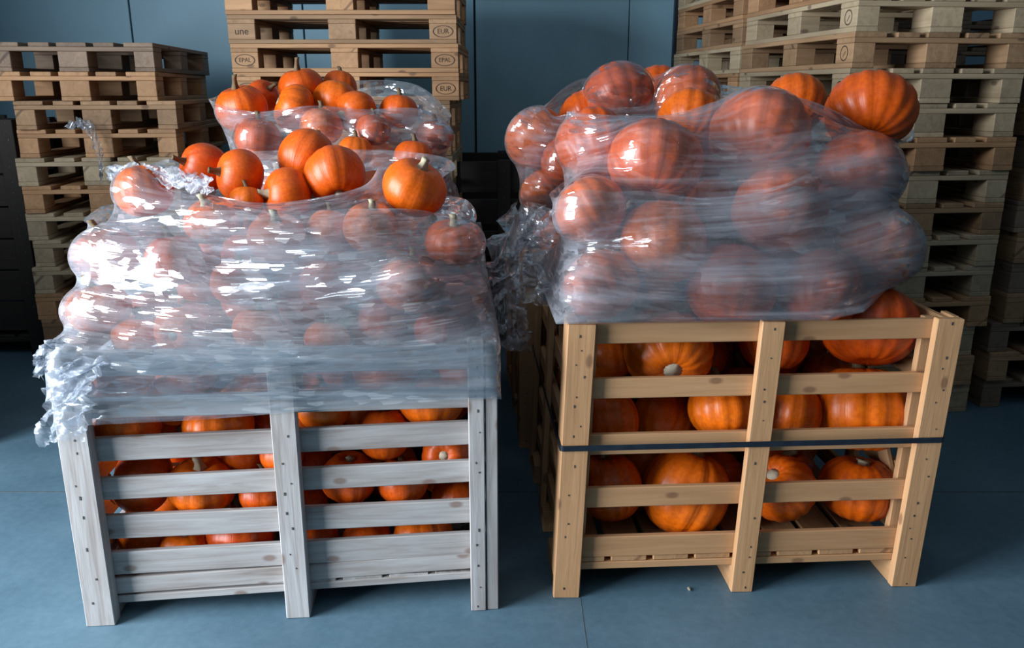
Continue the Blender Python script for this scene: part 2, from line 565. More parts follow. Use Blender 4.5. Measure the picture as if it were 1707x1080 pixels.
# left stack: short side faces the camera, so local x runs back (rotz 90 deg + yaw); local y runs to -X
rp = random.Random(3)
n_left = 12
for k in range(n_left):
    top = n_left - 1 - k
    dx = {11: -0.075, 10: -0.07, 9: 0.02, 8: 0.01}.get(k, 0.0) + rp.uniform(-.012, .012)
    yaw = math.radians(6.5 + rp.uniform(-1.2, 1.2))
    mat = M_PAL[3] if k in (11,) else M_PAL[(0, 1, 0, 2)[k % 4]]
    if k in (4, 5):
        mat = M_PAL[2]
    # with rotz = 90+yaw, local +x -> back, local +y -> left: origin is the front right corner
    pallet(ordinal(top) + ' in the stack at the left edge by the pale wall',
           (-1.775 + dx, 4.52 + rp.uniform(-.015, .015), k * 0.144), math.pi / 2 + yaw, mat, 'pallets in the left stack')

# middle stack: long side faces the camera
n_mid = 15
for k in range(n_mid):
    top = n_mid - 1 - k
    st = []
    if k == 12:
        st = [(2, 0, 'front', ST_EUR), (0, 0, 'front', ST_TXT)]
    elif k == 11:
        st = [(2, 0, 'front', ST_EPAL), (0, 0, 'front', ST_EPAL)]
    elif k == 10:
        st = [(2, 0, 'front', ST_EUR), (0, 0, 'front', ST_EUR)]
    dx = (-0.045 if k < 10 else 0.0) + rp.uniform(-.008, .008)
    pallet(ordinal(top) + ' in the middle stack behind the left pumpkin heaps',
           (-1.485 + dx, 4.64 + rp.uniform(-.01, .01), k * 0.144), math.radians(-0.6 + rp.uniform(-.5, .5)),
           M_PAL[0] if k in (10, 11, 13) else M_PAL[(1, 2, 0)[k % 3]], 'pallets in the middle stack', st)

# right stacks: short side faces the camera, long side runs back to the left
n_r = 15
Y7 = math.radians(7)
for k in range(n_r):
    top = n_r - 1 - k
    st = []
    if k in (10, 11, 12):
        st = [(0, 2, 'left', ST_CIRC)]
    dx = rp.uniform(-.012, .012) - (0.03 if k < 3 else 0)
    yaw = math.radians(7 + rp.uniform(-.7, .7))
    # origin: front right corner
    ox, oy = 1.416 + 0.8 * math.cos(Y7) + dx, 3.68 + 0.8 * math.sin(Y7) + rp.uniform(-.012, .012)
    p = pallet(ordinal(top) + ' in the tall stack right behind the yellow crate',
               (ox, oy, k * 0.144), math.pi / 2 + yaw, M_PAL[(2, 1, 2, 0, 2)[k % 5]], 'pallets in the tall right stack')
    if st:
        b = [c for c in p.children if c.name.startswith('block')]
        cb = sorted(b, key=lambda c: (c.location.x, -c.location.y))[0]      # front left corner block: its left long side is y = W
        inv = cb.rotation_euler.to_matrix().inverted()
        s = obj('stamp', ST_CIRC, cb, inv @ Vector((0, 0.0492, 0)))
        s.rotation_euler = (inv @ Euler((math.pi / 2, 0, math.pi)).to_matrix()).to_euler()
        s['label'] = 'dark round burnt stamp'
    if k >= 5:
        pallet(ordinal(top) + ' in the farther right stack, next to the dark door frame',
               (ox - 1.24 * math.sin(Y7), oy + 1.24 * math.cos(Y7), k * 0.144), math.pi / 2 + yaw + rp.uniform(-.01, .01),
               M_PAL[(1, 0, 2)[k % 3]], 'pallets in the farther right stack')
    elif k < 5:
        pallet(ordinal(top) + ' in the farther right stack, next to the dark door frame',
               (ox - 1.24 * math.sin(Y7), oy + 1.24 * math.cos(Y7), k * 0.144), math.pi / 2 + yaw,
               M_PAL[1], 'pallets in the farther right stack')
    if k > 4:
        pallet(ordinal(top) + ' in the dark stack behind the tall right stack',
               (ox + 0.72, oy + 1.32, k * 0.144), math.pi / 2 + yaw, M_PAL[3], 'pallets behind the tall right stack')
    if k < 11:
        pallet(ordinal(10 - k) + ' in the stack cut off by the right edge',
               (ox + 0.90 + rp.uniform(-.012, .012), oy + 0.12, k * 0.144), math.pi / 2 + math.radians(5 + rp.uniform(-.6, .6)),
               M_PAL[(3, 1, 3, 1)[k % 4]], 'pallets in the stack at the right edge')


# ------------------------------------------------------------------ crates
class Crate:
    def __init__(s, origin, yaw, W, D, Hh):
        s.o = np.array(origin, float)
        s.yaw, s.W, s.D, s.H = yaw, W, D, Hh
        s.rack = 0.0            # how far the top has racked to the right
        s.ex = np.array((math.cos(yaw), math.sin(yaw), 0))
        s.ey = np.array((-math.sin(yaw), math.cos(yaw), 0))

    def loc(s, p):
        d = np.asarray(p) - s.o
        return np.stack((d @ s.ex, d @ s.ey, d[..., 2]), -1)

    def wor(s, q):
        q = np.asarray(q, float)
        return s.o + q[..., 0:1] * s.ex + q[..., 1:2] * s.ey + q[..., 2:3] * np.array((0, 0, 1.0))


def nails_mesh(seed, L, W, T):
    """a column of small rusty nail heads on the face of a post (local X along the post)"""
    r = random.Random(seed)
    bm = bmesh.new()
    n = int(L / 0.045)
    for k in range(n):
        if r.random() < 0.35:
            continue
        x = -L / 2 + (k + 0.5) * L / n + r.uniform(-.012, .012)
        z = r.uniform(-.18, .18) * W
        s = r.uniform(.0025, .005)
        m = Matrix.Translation((x, -T / 2 - 0.0004, z)) @ Matrix.Diagonal((s * r.uniform(1, 2.6), 0.0016, s, 1))
        bmesh.ops.create_cube(bm, size=1.0, matrix=m)
    me = bpy.data.meshes.new('nail_heads')
    bm.to_mesh(me)
    bm.free()
    me.materials.append(M_NAIL)
    return me


def build_crate(cr, label, mat, rows, post_w, post_t, mid_x, lean=0.0, slope=None, foot=0.12, inner=True, deck_z=0.105,
                front_rows=None, braces=True, split=False):
    W, D, Hh = cr.W, cr.D, cr.H
    e = tag(obj('slatted_crate', None, None, cr.o, (0, 0, cr.yaw)), label, 'crate', 'slatted crates full of pumpkins')
    st = 0.02
    la_ = math.atan2(lean, Hh)
    tl = (0, la_, 0)

    def lx(z):
        return lean * (z - Hh / 2) / Hh + lean / 2

    def post(x0, x1, y0, y1, z0, z1, name, nail=True, seed=0):
        sh = lx((z0 + z1) / 2)
        p = board(name, e, mat, x0 + sh, x1 + sh, y0, y1, z0, z1, 'z', tl)
        if nail:
            m = nails_mesh(seed, z1 - z0, x1 - x0, y1 - y0)
            tag(obj('nail_heads', m, p), 'small rusty nail heads', kind='stuff')
        return p
    # front and back posts stand outermost
    for x, tag_, w in ((0.0, 'corner_post', post_w), (mid_x - post_w * .42, 'middle_post', post_w * .84), (W - post_w, 'corner_post', post_w)):
        if split and x > W * .8:
            post(x, x + w * .55, 0.0, post_t, 0.0, Hh, tag_, True, int(x * 100) + int(W * 777))
            post(x + w * .58, x + w, 0.004, post_t, 0.0, Hh - .004, tag_, False)
        else:
            post(x, x + w, 0.0, post_t, 0.0, Hh, tag_, True, int(x * 100) + int(W * 777))
        post(x, x + w, D - post_t, D, 0.0, Hh, tag_, False)
    # front / back slats
    for side in (0, 1):
        fr = (front_rows or rows) if side == 0 else rows
        for k, rw in enumerate(fr):
            if len(rw) == 4:
                zl0, zl1, zr0, zr1 = rw
            else:
                zl0, zl1 = zr0, zr1 = rw
            z0, z1 = (zl0 + zr0) / 2, (zl1 + zr1) / 2
            sl = -math.atan2((zr0 + zr1 - zl0 - zl1) / 2, 0.56)
            y0 = post_t if side == 0 else D - post_t - st
            sh = lx((z0 + z1) / 2)
            board('slat', e, mat, 0.045 + sh, W - 0.045 + sh, y0 + .0005, y0 + st, z0, z1, 'x', (0, sl, 0))
    # side panels: posts outermost, slats inside
    for side in (0, 1):
        for y0, y1 in ((post_t + .002, post_t + .07), (D / 2 - .035, D / 2 + .035), (D - post_t - .07, D - post_t - .002)):
            xa = 0.0 if side == 0 else W - st
            sh = lx(Hh / 2)
            p = board('side_post', e, mat, xa + sh, xa + st, y0, y1, 0.06, Hh, 'z', tl) if False else \
                post(xa, xa + st, y0, y1, 0.06, Hh, 'side_post', False)
        for (z0, z1) in [(r[0], r[1]) for r in rows]:
            xa = st + .0005 if side == 0 else W - 2 * st - .0005
            sh = lx((z0 + z1) / 2)
            board('side_slat', e, mat, xa + sh, xa + st + sh, post_t + .004, D - post_t - .004, z0, z1, 'y')
        if braces:
            xa = 2 * st + .003 if side == 0 else W - 3 * st - .003
            for yc, sg in ((0.27, 1), (0.73, -1)):
                o = board('side_brace', e, mat, xa + lean / 2, xa + .016 + lean / 2, yc - .36, yc + .36, Hh / 2 - .03, Hh / 2 + .03, 'y')
                o.rotation_euler = (Euler((sg * math.radians(52), 0, 0)).to_matrix() @ Euler(AX['y']).to_matrix()).to_euler()
    if inner:
        for x0 in (0.064, W - 0.064 - 0.03):
            post(x0, x0 + .03, post_t + st + .001, post_t + st + .026, 0.13, Hh - .005, 'inner_post', False)
    # deck and feet
    nb = 8
    for k in range(nb):
        x0 = 0.05 + k * (W - 0.1) / nb
        board('deck_board', e, mat, x0, x0 + (W - .1) / nb - .02, post_t + .004, D - post_t - .004, deck_z, deck_z + .018, 'y')
    zz = deck_z - .024
    for y0 in (post_t + .001, D / 2 - .05, D - post_t - .101):
        board('cross_board', e, mat, 0.035, W - 0.035, y0, y0 + .1, zz, deck_z - .0005, 'x',
              (0, -slope if slope and y0 < .1 else 0, 0))
    for x0 in (0.006, mid_x - post_w * .40, W - post_w + .004):
        for y0 in (post_t + .001, D / 2 - foot / 2, D - post_t - foot - .001):
            board('foot_block', e, mat, x0, x0 + post_w * .82, y0, y0 + foot, 0.0, zz - .0005, 'y')
    return e


YL, YR = math.radians(3.9), math.radians(3.25)
CL = Crate((-1.232, 2.105, 0), YL, 1.195, 1.0, 0.843)
CR = Crate((0.126, 2.245, 0), YR, 1.14, 1.0, 0.868)
CR.rack = 0.02
CLB = Crate((-1.30, 3.22, 0), math.radians(3.0), 1.195, 1.0, 0.843)
CRB = Crate((0.03, 3.36, 0), math.radians(3.5), 1.14, 1.0, 0.868)

rows_l = [(.768, .835), (.629, .693), (.505, .575), (.389, .455), (.262, .334), (.152, .222), (.098, .149)]
front_l = [(.744, .822, .750, .815), (.626, .690, .632, .690), (.501, .574, .515, .583), (.383, .452, .397, .462),
           (.259, .332, .266, .340), (.146, .217, .157, .232), (.080, .143, .113, .154)]
rows_r = [(.803, .862), (.637, .698), (.461, .525), (.289, .353), (.122, .190)]
build_crate(CL, 'weathered grey slatted crate standing front left, its top wrapped in film', M_GREY, rows_l, 0.082, 0.042, 0.605,
            slope=0.035, front_rows=front_l, inner=False, deck_z=0.088, braces=False, split=True)
build_crate(CR, 'fresh yellow pine slatted crate front right, with a black strap', M_YELLOW, rows_r, 0.08, 0.026, 0.585, lean=0.03,
            foot=0.2, deck_z=0.104)
build_crate(CLB, 'slatted crate hidden behind the grey crate, under the far left heap', M_GREY, rows_l, 0.082, 0.042, 0.605, inner=False, braces=False)
build_crate(CRB, 'slatted crate in the dark behind the yellow crate', M_YELLOW, rows_r, 0.08, 0.026, 0.585, foot=0.2)
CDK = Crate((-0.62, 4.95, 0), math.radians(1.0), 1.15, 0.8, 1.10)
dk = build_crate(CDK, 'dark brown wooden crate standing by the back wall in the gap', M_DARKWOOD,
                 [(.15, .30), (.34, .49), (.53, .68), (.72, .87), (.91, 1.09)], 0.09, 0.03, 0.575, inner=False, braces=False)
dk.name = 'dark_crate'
dk['group'] = ''
del dk['group']

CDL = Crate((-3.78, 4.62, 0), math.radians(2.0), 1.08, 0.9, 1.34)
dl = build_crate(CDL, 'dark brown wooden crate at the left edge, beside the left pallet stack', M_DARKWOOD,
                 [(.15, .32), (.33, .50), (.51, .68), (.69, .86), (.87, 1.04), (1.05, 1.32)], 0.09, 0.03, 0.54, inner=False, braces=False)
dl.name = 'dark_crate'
del dl['group']

# black strap round the yellow crate
def strap(cr, z, hw, off):
    pts = []
    W, D = cr.W, cr.D
    sh = 0.03 * z / cr.H
    r_ = 0.012
    for cx, cy, a0 in ((W + off - r_, -off + r_, -90), (W + off - r_, D + off - r_, 0), (-off + r_, D + off - r_, 90), (-off + r_, -off + r_, 180)):
        for k in range(5):
            a = math.radians(a0 + 22.5 * k)
            pts.append((cx + sh + r_ * math.cos(a), cy + r_ * math.sin(a)))
    v, f = [], []
    n = len(pts)
    for (x, y) in pts:
        cx, cy = W / 2 + sh, D / 2
        d = math.hypot(x - cx, y - cy)
        ux, uy = (x - cx) / d, (y - cy) / d
        for q, zz in ((0, -hw), (0, hw), (.0025, hw), (.0025, -hw)):
            v.append((x + ux * q, y + uy * q, z + zz))
    for i in range(n):
        j = (i + 1) % n
        for q in range(4):
            w = (q + 1) % 4
            f.append((4 * i + q, 4 * j + q, 4 * j + w, 4 * i + w))
    return mesh_from('strap_band', v, f, M_STRAP, False)


tag(obj('packing_strap', strap(CR, 0.497, 0.0085, 0.003), None, CR.o, (0, 0, CR.yaw)),
    'black plastic strap tightened round the yellow crate', 'strap')


# ------------------------------------------------------------------ pumpkins
def pumpkin_mesh(name, seed, hz, ribs, depth, mat, nseg=64, nring=18):
    r = random.Random(seed)
    ph = [r.uniform(-.10, .10) for _ in range(ribs)]
    amp = [r.uniform(.6, 1.25) for _ in range(ribs)]
    wob = [(r.uniform(.0, .03), r.uniform(0, 6.28)) for _ in range(3)]
    verts, faces = [], []
    for i in range(1, nring):
        la_ = -math.pi / 2 + math.pi * i / nring
        for j in range(nseg):
            th = 2 * math.pi * j / nseg
            rho = math.cos(la_) ** 0.86
            z = math.sin(la_)
            k = (th / (2 * math.pi) * ribs)
            kk = int(k) % ribs
            d = abs((k - math.floor(k)) - 0.5) * 2           # 1 at the groove
            g = depth * amp[kk] * d ** 3.2 * (0.45 + 0.55 * rho)
            rho2 = rho * (1 - g) * (1 + sum(a * math.cos((q + 2) * th + p) for q, (a, p) in enumerate(wob)))
            zz = hz * z * (1 - 0.5 * g)
            zz -= hz * (0.30 * math.exp(-(rho / .26) ** 2) if z > 0 else -0.18 * math.exp(-(rho / .22) ** 2))
            verts.append((rho2 * math.cos(th), rho2 * math.sin(th), zz))
    nb = len(verts)
    verts += [(0, 0, -hz * 0.82), (0, 0, hz * 0.70)]
    for i in range(nring - 2):
        for j in range(nseg):
            a, b = i * nseg + j, i * nseg + (j + 1) % nseg
            faces.append((a, b, b + nseg, a + nseg))
    for j in range(nseg):
        faces.append((nb, (j + 1) % nseg, j))
        t = (nring - 2) * nseg
        faces.append((nb + 1, t + j, t + (j + 1) % nseg))
    return mesh_from(name, verts, faces, mat)


def stem_mesh(name, seed, length, r0, r1, bend, mat):
    r = random.Random(seed)
    n, m = 10, 7
    v, f = [], []
    for i in range(m):
        s = i / (m - 1)
        rad = r1 + (r0 - r1) * (1 - s) ** 2.2 + (0.25 * r1 * max(0, s - .75) * 4)
        cx = bend * s * s * length
        cz = length * s
        for j in range(n):
            a = 2 * math.pi * j / n + s * 0.7
            rr = rad * (1.18 if j % 2 else 0.82)
            v.append((cx + rr * math.cos(a), rr * math.sin(a), cz))
    v.append((bend * length, 0, length * 1.0))
    for i in range(m - 1):
        for j in range(n):
            a, b = i * n + j, i * n + (j + 1) % n
            f.append((a, b, b + n, a + n))
    for j in range(n):
        f.append((n * m, (m - 1) * n + j, (m - 1) * n + (j + 1) % n))
    return mesh_from(name, v, f, mat)


SMALL = [pumpkin_mesh('pumpkin', 20 + k, hz, rb, dp, M_PUMP_S) for k, (hz, rb, dp) in
         enumerate([(.84, 10, .035), (.90, 11, .045), (.78, 10, .05), (.95, 12, .03)])]
HZ_S = [.84, .90, .78, .95]
BIG = [pumpkin_mesh('pumpkin', 40 + k, hz, rb, dp, M_PUMP_B) for k, (hz, rb, dp) in
       enumerate([(.86, 14, .075), (.80, 15, .085), (.93, 13, .065), (1.02, 14, .07)])]
HZ_B = [.86, .80, .93, 1.02]
STEMS = [stem_mesh('stem', 1, .62, .24, .085, .3, M_STEM), stem_mesh('stem', 2, .50, .26, .10, -.2, M_STEM_PALE),
         stem_mesh('stem', 3, .74, .22, .075, .45, M_STEM), stem_mesh('stem', 4, .22, .22, .13, .0, M_STEM_PALE),
         stem_mesh('stem', 5, .10, .20, .19, .0, M_SCAR)]


class P:
    pass


PUMPS = []
WORDS_BIG = ('yellow', 'yellow back')


def add_p(cr, pos, r, axis, label, explicit, kind, group, var=None, stem=None):
    p = P()
    p.cr, p.pos, p.r, p.label, p.explicit, p.kind, p.group = cr, np.array(pos, float), r, label, explicit, kind, group
    a = Vector(axis)
    p.axis = a.normalized()
    p.var = var if var is not None else int(rng.integers(0, 4))
    p.stem = stem if stem is not None else int(rng.integers(0, 4))
    p.hz = (HZ_B if kind == 'B' else HZ_S)[p.var]
    p.spin = float(rng.uniform(0, 6.28))
    PUMPS.append(p)
    return p


G_GC = 'pumpkins inside the grey crate'
G_GH = 'pumpkins heaped on the grey crate'
G_YC = 'pumpkins inside the yellow crate'
G_YH = 'pumpkins heaped on the yellow crate'
G_LB = 'pumpkins heaped on the far left crate'
G_RB = 'pumpkins heaped on the far right crate'
U, D_ = (0.1, -0.3, 1), (0, -.8, .5)
EX = [
    # ---- grey crate, seen between the slats (px, py, width px, Y, axis, label, var, stem)
    (CL, 'S', G_GC, [
        (205, 690, 104, 2.285, (-.2, .3, 1), 'pumpkin at the left end of the gap below the second slat', 0, 0),
        (272, 678, 92, 2.30, (.3, -.9, -.1), 'pumpkin with a pointed blossom tip below the second slat', 1, 3),
        (366, 715, 116, 2.275, (-.1, .2, 1), 'broad bright pumpkin left of the middle post below the second slat', 2, 0),
        (452, 712, 80, 2.40, (0, .3, 1), 'shaded pumpkin partly behind the middle post, upper gap', 0, 0),
        (538, 680, 88, 2.285, (0, .2, 1), 'pumpkin just right of the middle post below the second slat', 1, 0),
        (500, 706, 76, 2.36, (0, .4, 1), 'dim pumpkin tucked behind the middle post, upper right gap', 0, 0),
        (640, 722, 92, 2.32, (0, .2, 1), 'tall dim pumpkin spanning two gaps in the right half', 3, 0),
        (724, 668, 112, 2.305, (0, .3, 1), 'bright ribbed pumpkin by the right corner post below the second slat', 2, 0),
        (746, 757, 88, 2.305, (-.12, -.95, .25), 'pumpkin with a pale stem end facing out by the right post', 1, 4),
        (226, 800, 112, 2.285, (-.9, -.2, .2), 'broken pumpkin at the left end of the third gap', 0, 3),
        (338, 808, 114, 2.275, (.1, -.2, 1), 'pale-topped pumpkin in the middle of the left bay', 2, 1),
        (404, 745, 94, 2.36, (0, .3, 1), 'shaded pumpkin high in the third gap, left bay', 0, 0),
        (478, 755, 70, 2.285, (0, .2, 1), 'small bright pumpkin at the middle post, third gap', 1, 0),
        (442, 822, 84, 2.285, (0, .2, 1), 'bright pumpkin left of the middle post, fourth gap', 0, 0),
        (512, 775, 86, 2.33, (0, .2, 1), 'dim pumpkin right behind the middle post, third gap', 2, 0),
        (578, 798, 94, 2.29, (.1, -.1, 1), 'pumpkin in the right bay filling third and fourth gaps', 1, 3),
        (670, 803, 84, 2.295, (0, .2, 1), 'pumpkin beside a white stem crumb, right bay', 3, 0),
        (752, 838, 84, 2.36, (0, .2, 1), 'very dim pumpkin by the right corner post, fourth gap', 0, 0),
        (508, 848, 76, 2.36, (0, .2, 1), 'dim pumpkin low behind the middle post', 1, 0),
        (212, 918, 96, 2.285, (0, .2, 1), 'dim pumpkin at the left end of the bottom gap', 0, 0),
        (300, 925, 88, 2.275, (.1, -.2, 1), 'bright ribbed pumpkin in the bottom gap, left bay', 2, 1),
        (400, 918, 112, 2.285, (0, .2, 1), 'broad pale-flanked pumpkin in the bottom gap, left bay', 0, 0),
        (516, 908, 92, 2.30, (0, .2, 1), 'dim pumpkin right of the middle post in the bottom gap', 1, 0),
        (612, 907, 84, 2.29, (0, .2, 1), 'reddish pumpkin in the bottom gap, right bay', 0, 0),
        (712, 890, 104, 2.30, (0, .2, 1), 'broad bright pumpkin in the bottom gap, right bay', 2, 0),
        (198, 632, 84, 2.29, (0, .2, 1), 'film-veiled pumpkin at the left in the top gap', 1, 0),
        (318, 622, 84, 2.31, (.3, -.5, 1), 'film-veiled pumpkin in the top gap, left bay', 2, 0),
        (640, 612, 108, 2.285, (0, .2, 1), 'film-veiled pumpkin in the top gap, right bay', 0, 0),
        (420, 655, 80, 2.36, (0, .2, 1), 'film-veiled pumpkin low in the top gap by the middle post', 0, 0),
        (770, 610, 84, 2.33, (0, .2, 1), 'film-veiled pumpkin by the right post in the top gap', 1, 0),
    ]),
    # ---- heap on the grey crate
    (CL, 'S', G_GH, [
        (340, 279, 84, 2.66, (-.75, -.55, .35), 'bare pumpkin with a curled brown stem, leftmost of the uncovered front ones', 1, 2),
        (400, 293, 90, 2.58, (-.85, -.5, .22), 'bare pumpkin with a long brown stem pointing left, front heap', 0, 0),
        (512, 264, 98, 2.68, (.3, .6, .6), 'tall bare pumpkin at the crown of the front left heap', 3, 0),
        (555, 291, 100, 2.56, (.25, -.55, -.75), 'bare ribbed pumpkin at the front of the heap crown', 1, 3),
        (474, 326, 92, 2.52, (-.85, -.5, .15), 'low bare pumpkin with a pale stem, half behind the film rim', 0, 1),
        (415, 335, 60, 2.50, (0, .3, 1), 'bare pumpkin glimpsed below the long-stemmed one', 0, 0),
        (690, 313, 108, 2.50, (.45, -.2, .9), 'half-wrapped pumpkin with a dry stem, right of the heap crown', 0, 1),
        (240, 318, 96, 2.56, (-.2, .2, 1), 'film-covered pumpkin at the upper left shoulder of the front heap', 1, 0),
        (358, 365, 92, 2.44, (-.2, -.3, 1), 'film-covered pumpkin in the upper left face of the front heap', 2, 1),
        (462, 398, 98, 2.40, (.1, -.3, 1), 'film-covered pumpkin in the middle of the front heap', 0, 1),
        (548, 385, 76, 2.46, (.1, .3, 1), 'faint film-covered pumpkin right of the heap middle', 3, 0),
        (618, 380, 92, 2.42, (.2, -.2, 1), 'film-covered pumpkin below the half-wrapped one', 1, 1),
        (756, 404, 96, 2.44, (.1, -.2, 1), 'film-covered pumpkin with a grey stem at the right shoulder', 2, 1),
        (178, 425, 104, 2.46, (-.3, .2, 1), 'film-covered pumpkin in the white glare at the left bulge', 0, 0),
        (290, 435, 96, 2.36, (-.1, .2, 1), 'film-covered pumpkin right of the glare, left face', 1, 0),
        (398, 472, 92, 2.33, (.1, .2, 1), 'film-covered pumpkin low left of the heap middle', 0, 0),
        (545, 474, 90, 2.31, (.1, .2, 1), 'film-covered pumpkin with a bright orange edge, heap middle', 3, 0),
        (680, 478, 108, 2.31, (.2, .2, 1), 'large brownish film-covered pumpkin at the lower right', 0, 0),
        (765, 490, 84, 2.40, (.2, .2, 1), 'film-covered pumpkin at the lower right corner of the heap', 1, 0),
        (165, 520, 104, 2.34, (-.2, .2, 1), 'film-covered pumpkin in the glare at the lower left corner', 2, 0),
        (300, 552, 84, 2.275, (0, -1, 0), 'film-covered pumpkin showing a red ring, just above the left slats', 1, 4),
        (430, 548, 84, 2.30, (.1, .2, 1), 'film-covered pumpkin just above the middle post', 0, 0),
        (545, 566, 76, 2.285, (.1, .2, 1), 'small pink film-covered pumpkin above the right bay slats', 0, 0),
        (640, 540, 84, 2.34, (.1, .2, 1), 'dim film-covered pumpkin above the right bay slats', 1, 0),
        (735, 552, 84, 2.33, (.1, .2, 1), 'dim film-covered pumpkin above the right corner post', 2, 0),
        (222, 560, 84, 2.33, (.1, .2, 1), 'film-covered pumpkin above the left corner post', 2, 0),
    ]),
    # ---- far left heap
    (CLB, 'S', G_LB, [
        (403, 181, 84, 3.60, (-.2, -.2, 1), 'pumpkin at the left end of the far left heap, under glinting film', 1, 2),
        (438, 160, 56, 3.78, (.6, -.3, .5), 'small pumpkin second from the left in the far left heap', 0, 0),
        (503, 147, 76, 3.72, (-.15, -.1, 1), 'topmost pumpkin with an upright stem, far left heap', 0, 2),
        (490, 180, 78, 3.56, (-.6, -.2, .3), 'pumpkin below the topmost one, far left heap', 2, 3),
        (566, 146, 60, 3.84, (.1, .4, 1), 'small pumpkin at the back top of the far left heap', 1, 0),
        (560, 168, 76, 3.66, (.1, .3, .9), 'bare pumpkin right of the topmost one, far left heap', 0, 3),
        (592, 186, 72, 3.56, (-.65, -.6, -.1), 'pumpkin with a pale stem end pointing left, far left heap', 1, 1),
        (535, 211, 72, 3.46, (.1, .2, 1), 'film-covered pumpkin in front of the far left heap', 0, 0),
        (622, 216, 56, 3.44, (.1, .2, 1), 'small film-covered pumpkin below the right-hand bare one, far heap', 3, 0),
        (665, 186, 66, 3.60, (.1, .2, 1), 'bare pumpkin standing alone at the right of the far left heap', 0, 0),
        (724, 226, 62, 3.56, (.1, .2, 1), 'film-covered pumpkin at the right end of the far left heap', 2, 0),
        (592, 254, 60, 3.36, (.1, .2, 1), 'pumpkin showing through a film tear above the front heap crown', 1, 0),
        (690, 262, 66, 3.40, (.1, .2, 1), 'dim film-covered pumpkin above the half-wrapped one', 0, 0),
        (430, 232, 76, 3.42, (.1, .2, 1), 'film-covered pumpkin in the glare of the far heap front', 1, 0),
    ]),
    # ---- yellow crate
    (CR, 'B', G_YC, [
        (1118, 592, 150, 2.43, (-.03, -.95, -.32), 'pumpkin with a pale round scar facing out, top gap of yellow crate', 1, 4),
        (1012, 590, 96, 2.62, (0, -.4, 1), 'dim pumpkin with a dry stem in the top gap beside the left post', 2, 0),
        (1290, 568, 116, 2.55, (0, .4, 1), 'dim pumpkin behind the middle post, top gap of yellow crate', 0, 0),
        (1250, 668, 130, 2.62, (0, .4, 1), 'shaded pumpkin behind the middle post, second gap of yellow crate', 0, 0),
        (1472, 548, 166, 2.44, (.12, .5, .9), 'large bare ribbed pumpkin at the top right corner of the yellow crate', 1, 0),
        (1014, 700, 104, 2.44, (-.1, .35, 1), 'pumpkin beside the left post, second gap of yellow crate', 3, 0),
        (1104, 694, 96, 2.56, (.3, .4, .9), 'shaded pumpkin in the second gap, left bay of yellow crate', 2, 0),
        (1207, 682, 118, 2.42, (-.1, .4, 1), 'bright pumpkin left of the middle post, second gap of yellow crate', 0, 0),
        (1322, 680, 100, 2.52, (.2, .4, 1), 'smooth pumpkin right of the middle post, second gap of yellow crate', 2, 0),
        (1442, 690, 160, 2.44, (.05, .35, 1), 'large ribbed pumpkin at the right, second gap of yellow crate', 2, 0),
        (1400, 640, 110, 2.68, (.05, .35, 1), 'dim pumpkin far inside at the right, yellow crate', 0, 0),
        (1017, 812, 110, 2.44, (-.1, .25, 1), 'tall pumpkin beside the left post at the bottom of the yellow crate', 3, 0),
        (1146, 826, 146, 2.43, (.35, .2, .95), 'large pumpkin in the bottom left bay of the yellow crate', 3, 0),
        (1196, 790, 84, 2.62, (-.3, -.5, .4), 'folded ribbed pumpkin behind the large one, bottom left bay', 1, 4),
        (1303, 815, 116, 2.44, (-.45, -.3, .7), 'pumpkin right of the middle post at the bottom of the yellow crate', 0, 4),
        (1437, 820, 132, 2.45, (.1, .1, 1), 'squat dull pumpkin at the bottom right of the yellow crate', 1, 3),
    ]),
    # ---- heap on the yellow crate
    (CR, 'B', G_YH, [
        (1003, 474, 128, 2.41, (-0.4, 0.73, 0.8), 'film-covered pumpkin at the lower left of the right heap', 0, 3),
        (1105, 400, 146, 2.46, (0.1, 0.67, 0.85), 'pale film-covered pumpkin left of centre in the right heap', 2, 3),
        (1215, 476, 150, 2.43, (0.1, 0.61, 0.85), 'film-covered pumpkin in the lower middle of the right heap', 2, 3),
        (1372, 480, 132, 2.43, (0.3, 0.61, 0.85), 'film-covered pumpkin at the lower right of the right heap', 3, 3),
        (985, 350, 120, 2.46, (-0.5, 0.67, 0.8), 'film-covered pumpkin with a bright glint at the left of the heap', 0, 3),
        (1092, 276, 160, 2.52, (0.15, 0.61, 0.85), 'brightly ribbed film-covered pumpkin at the upper left of the right heap', 1, 3),
        (1298, 350, 156, 2.48, (0.2, 0.73, 0.85), 'film-covered pumpkin in the middle of the right heap', 0, 3),
        (1437, 305, 144, 2.56, (0.2, 0.67, 0.85), 'film-covered pumpkin at the upper right of the heap', 2, 3),
        (1450, 402, 142, 2.52, (0.5, 0.67, 0.8), 'purple-veiled film-covered pumpkin at the right bulge of the heap', 0, 3),
        (1268, 226, 168, 2.62, (0.35, 0.76, 0.85), 'film-covered pumpkin with strong ribs near the top of the right heap', 1, 3),
        (1450, 188, 148, 2.72, (0.25, 0.88, 0.8), 'large bare ribbed pumpkin topping the right heap', 1, 3),
        (1325, 172, 104, 3.02, (0.1, 0.79, 0.85), 'bare pumpkin peeking over the rear of the right heap', 0, 3),
        (990, 240, 124, 2.70, (-0.2, 0.67, 0.85), 'film-covered pinkish pumpkin at the upper left shoulder of the right heap', 2, 3),
        (1150, 200, 110, 2.92, (0.2, 0.79, 0.85), 'bare pumpkin low in the dip atop the right heap', 0, 3),
        (1190, 350, 110, 2.74, (0.2, 0.79, 0.85), 'dim pumpkin deep between the film-covered ones of the right heap', 0, 3),
    ]),
    # ---- far right heap
    (CRB, 'B', G_RB, [
        (1030, 160, 118, 3.52, (-0.3, 0.73, 0.85), 'film-covered pumpkin on top of the far right heap, left of two', 0, 3),
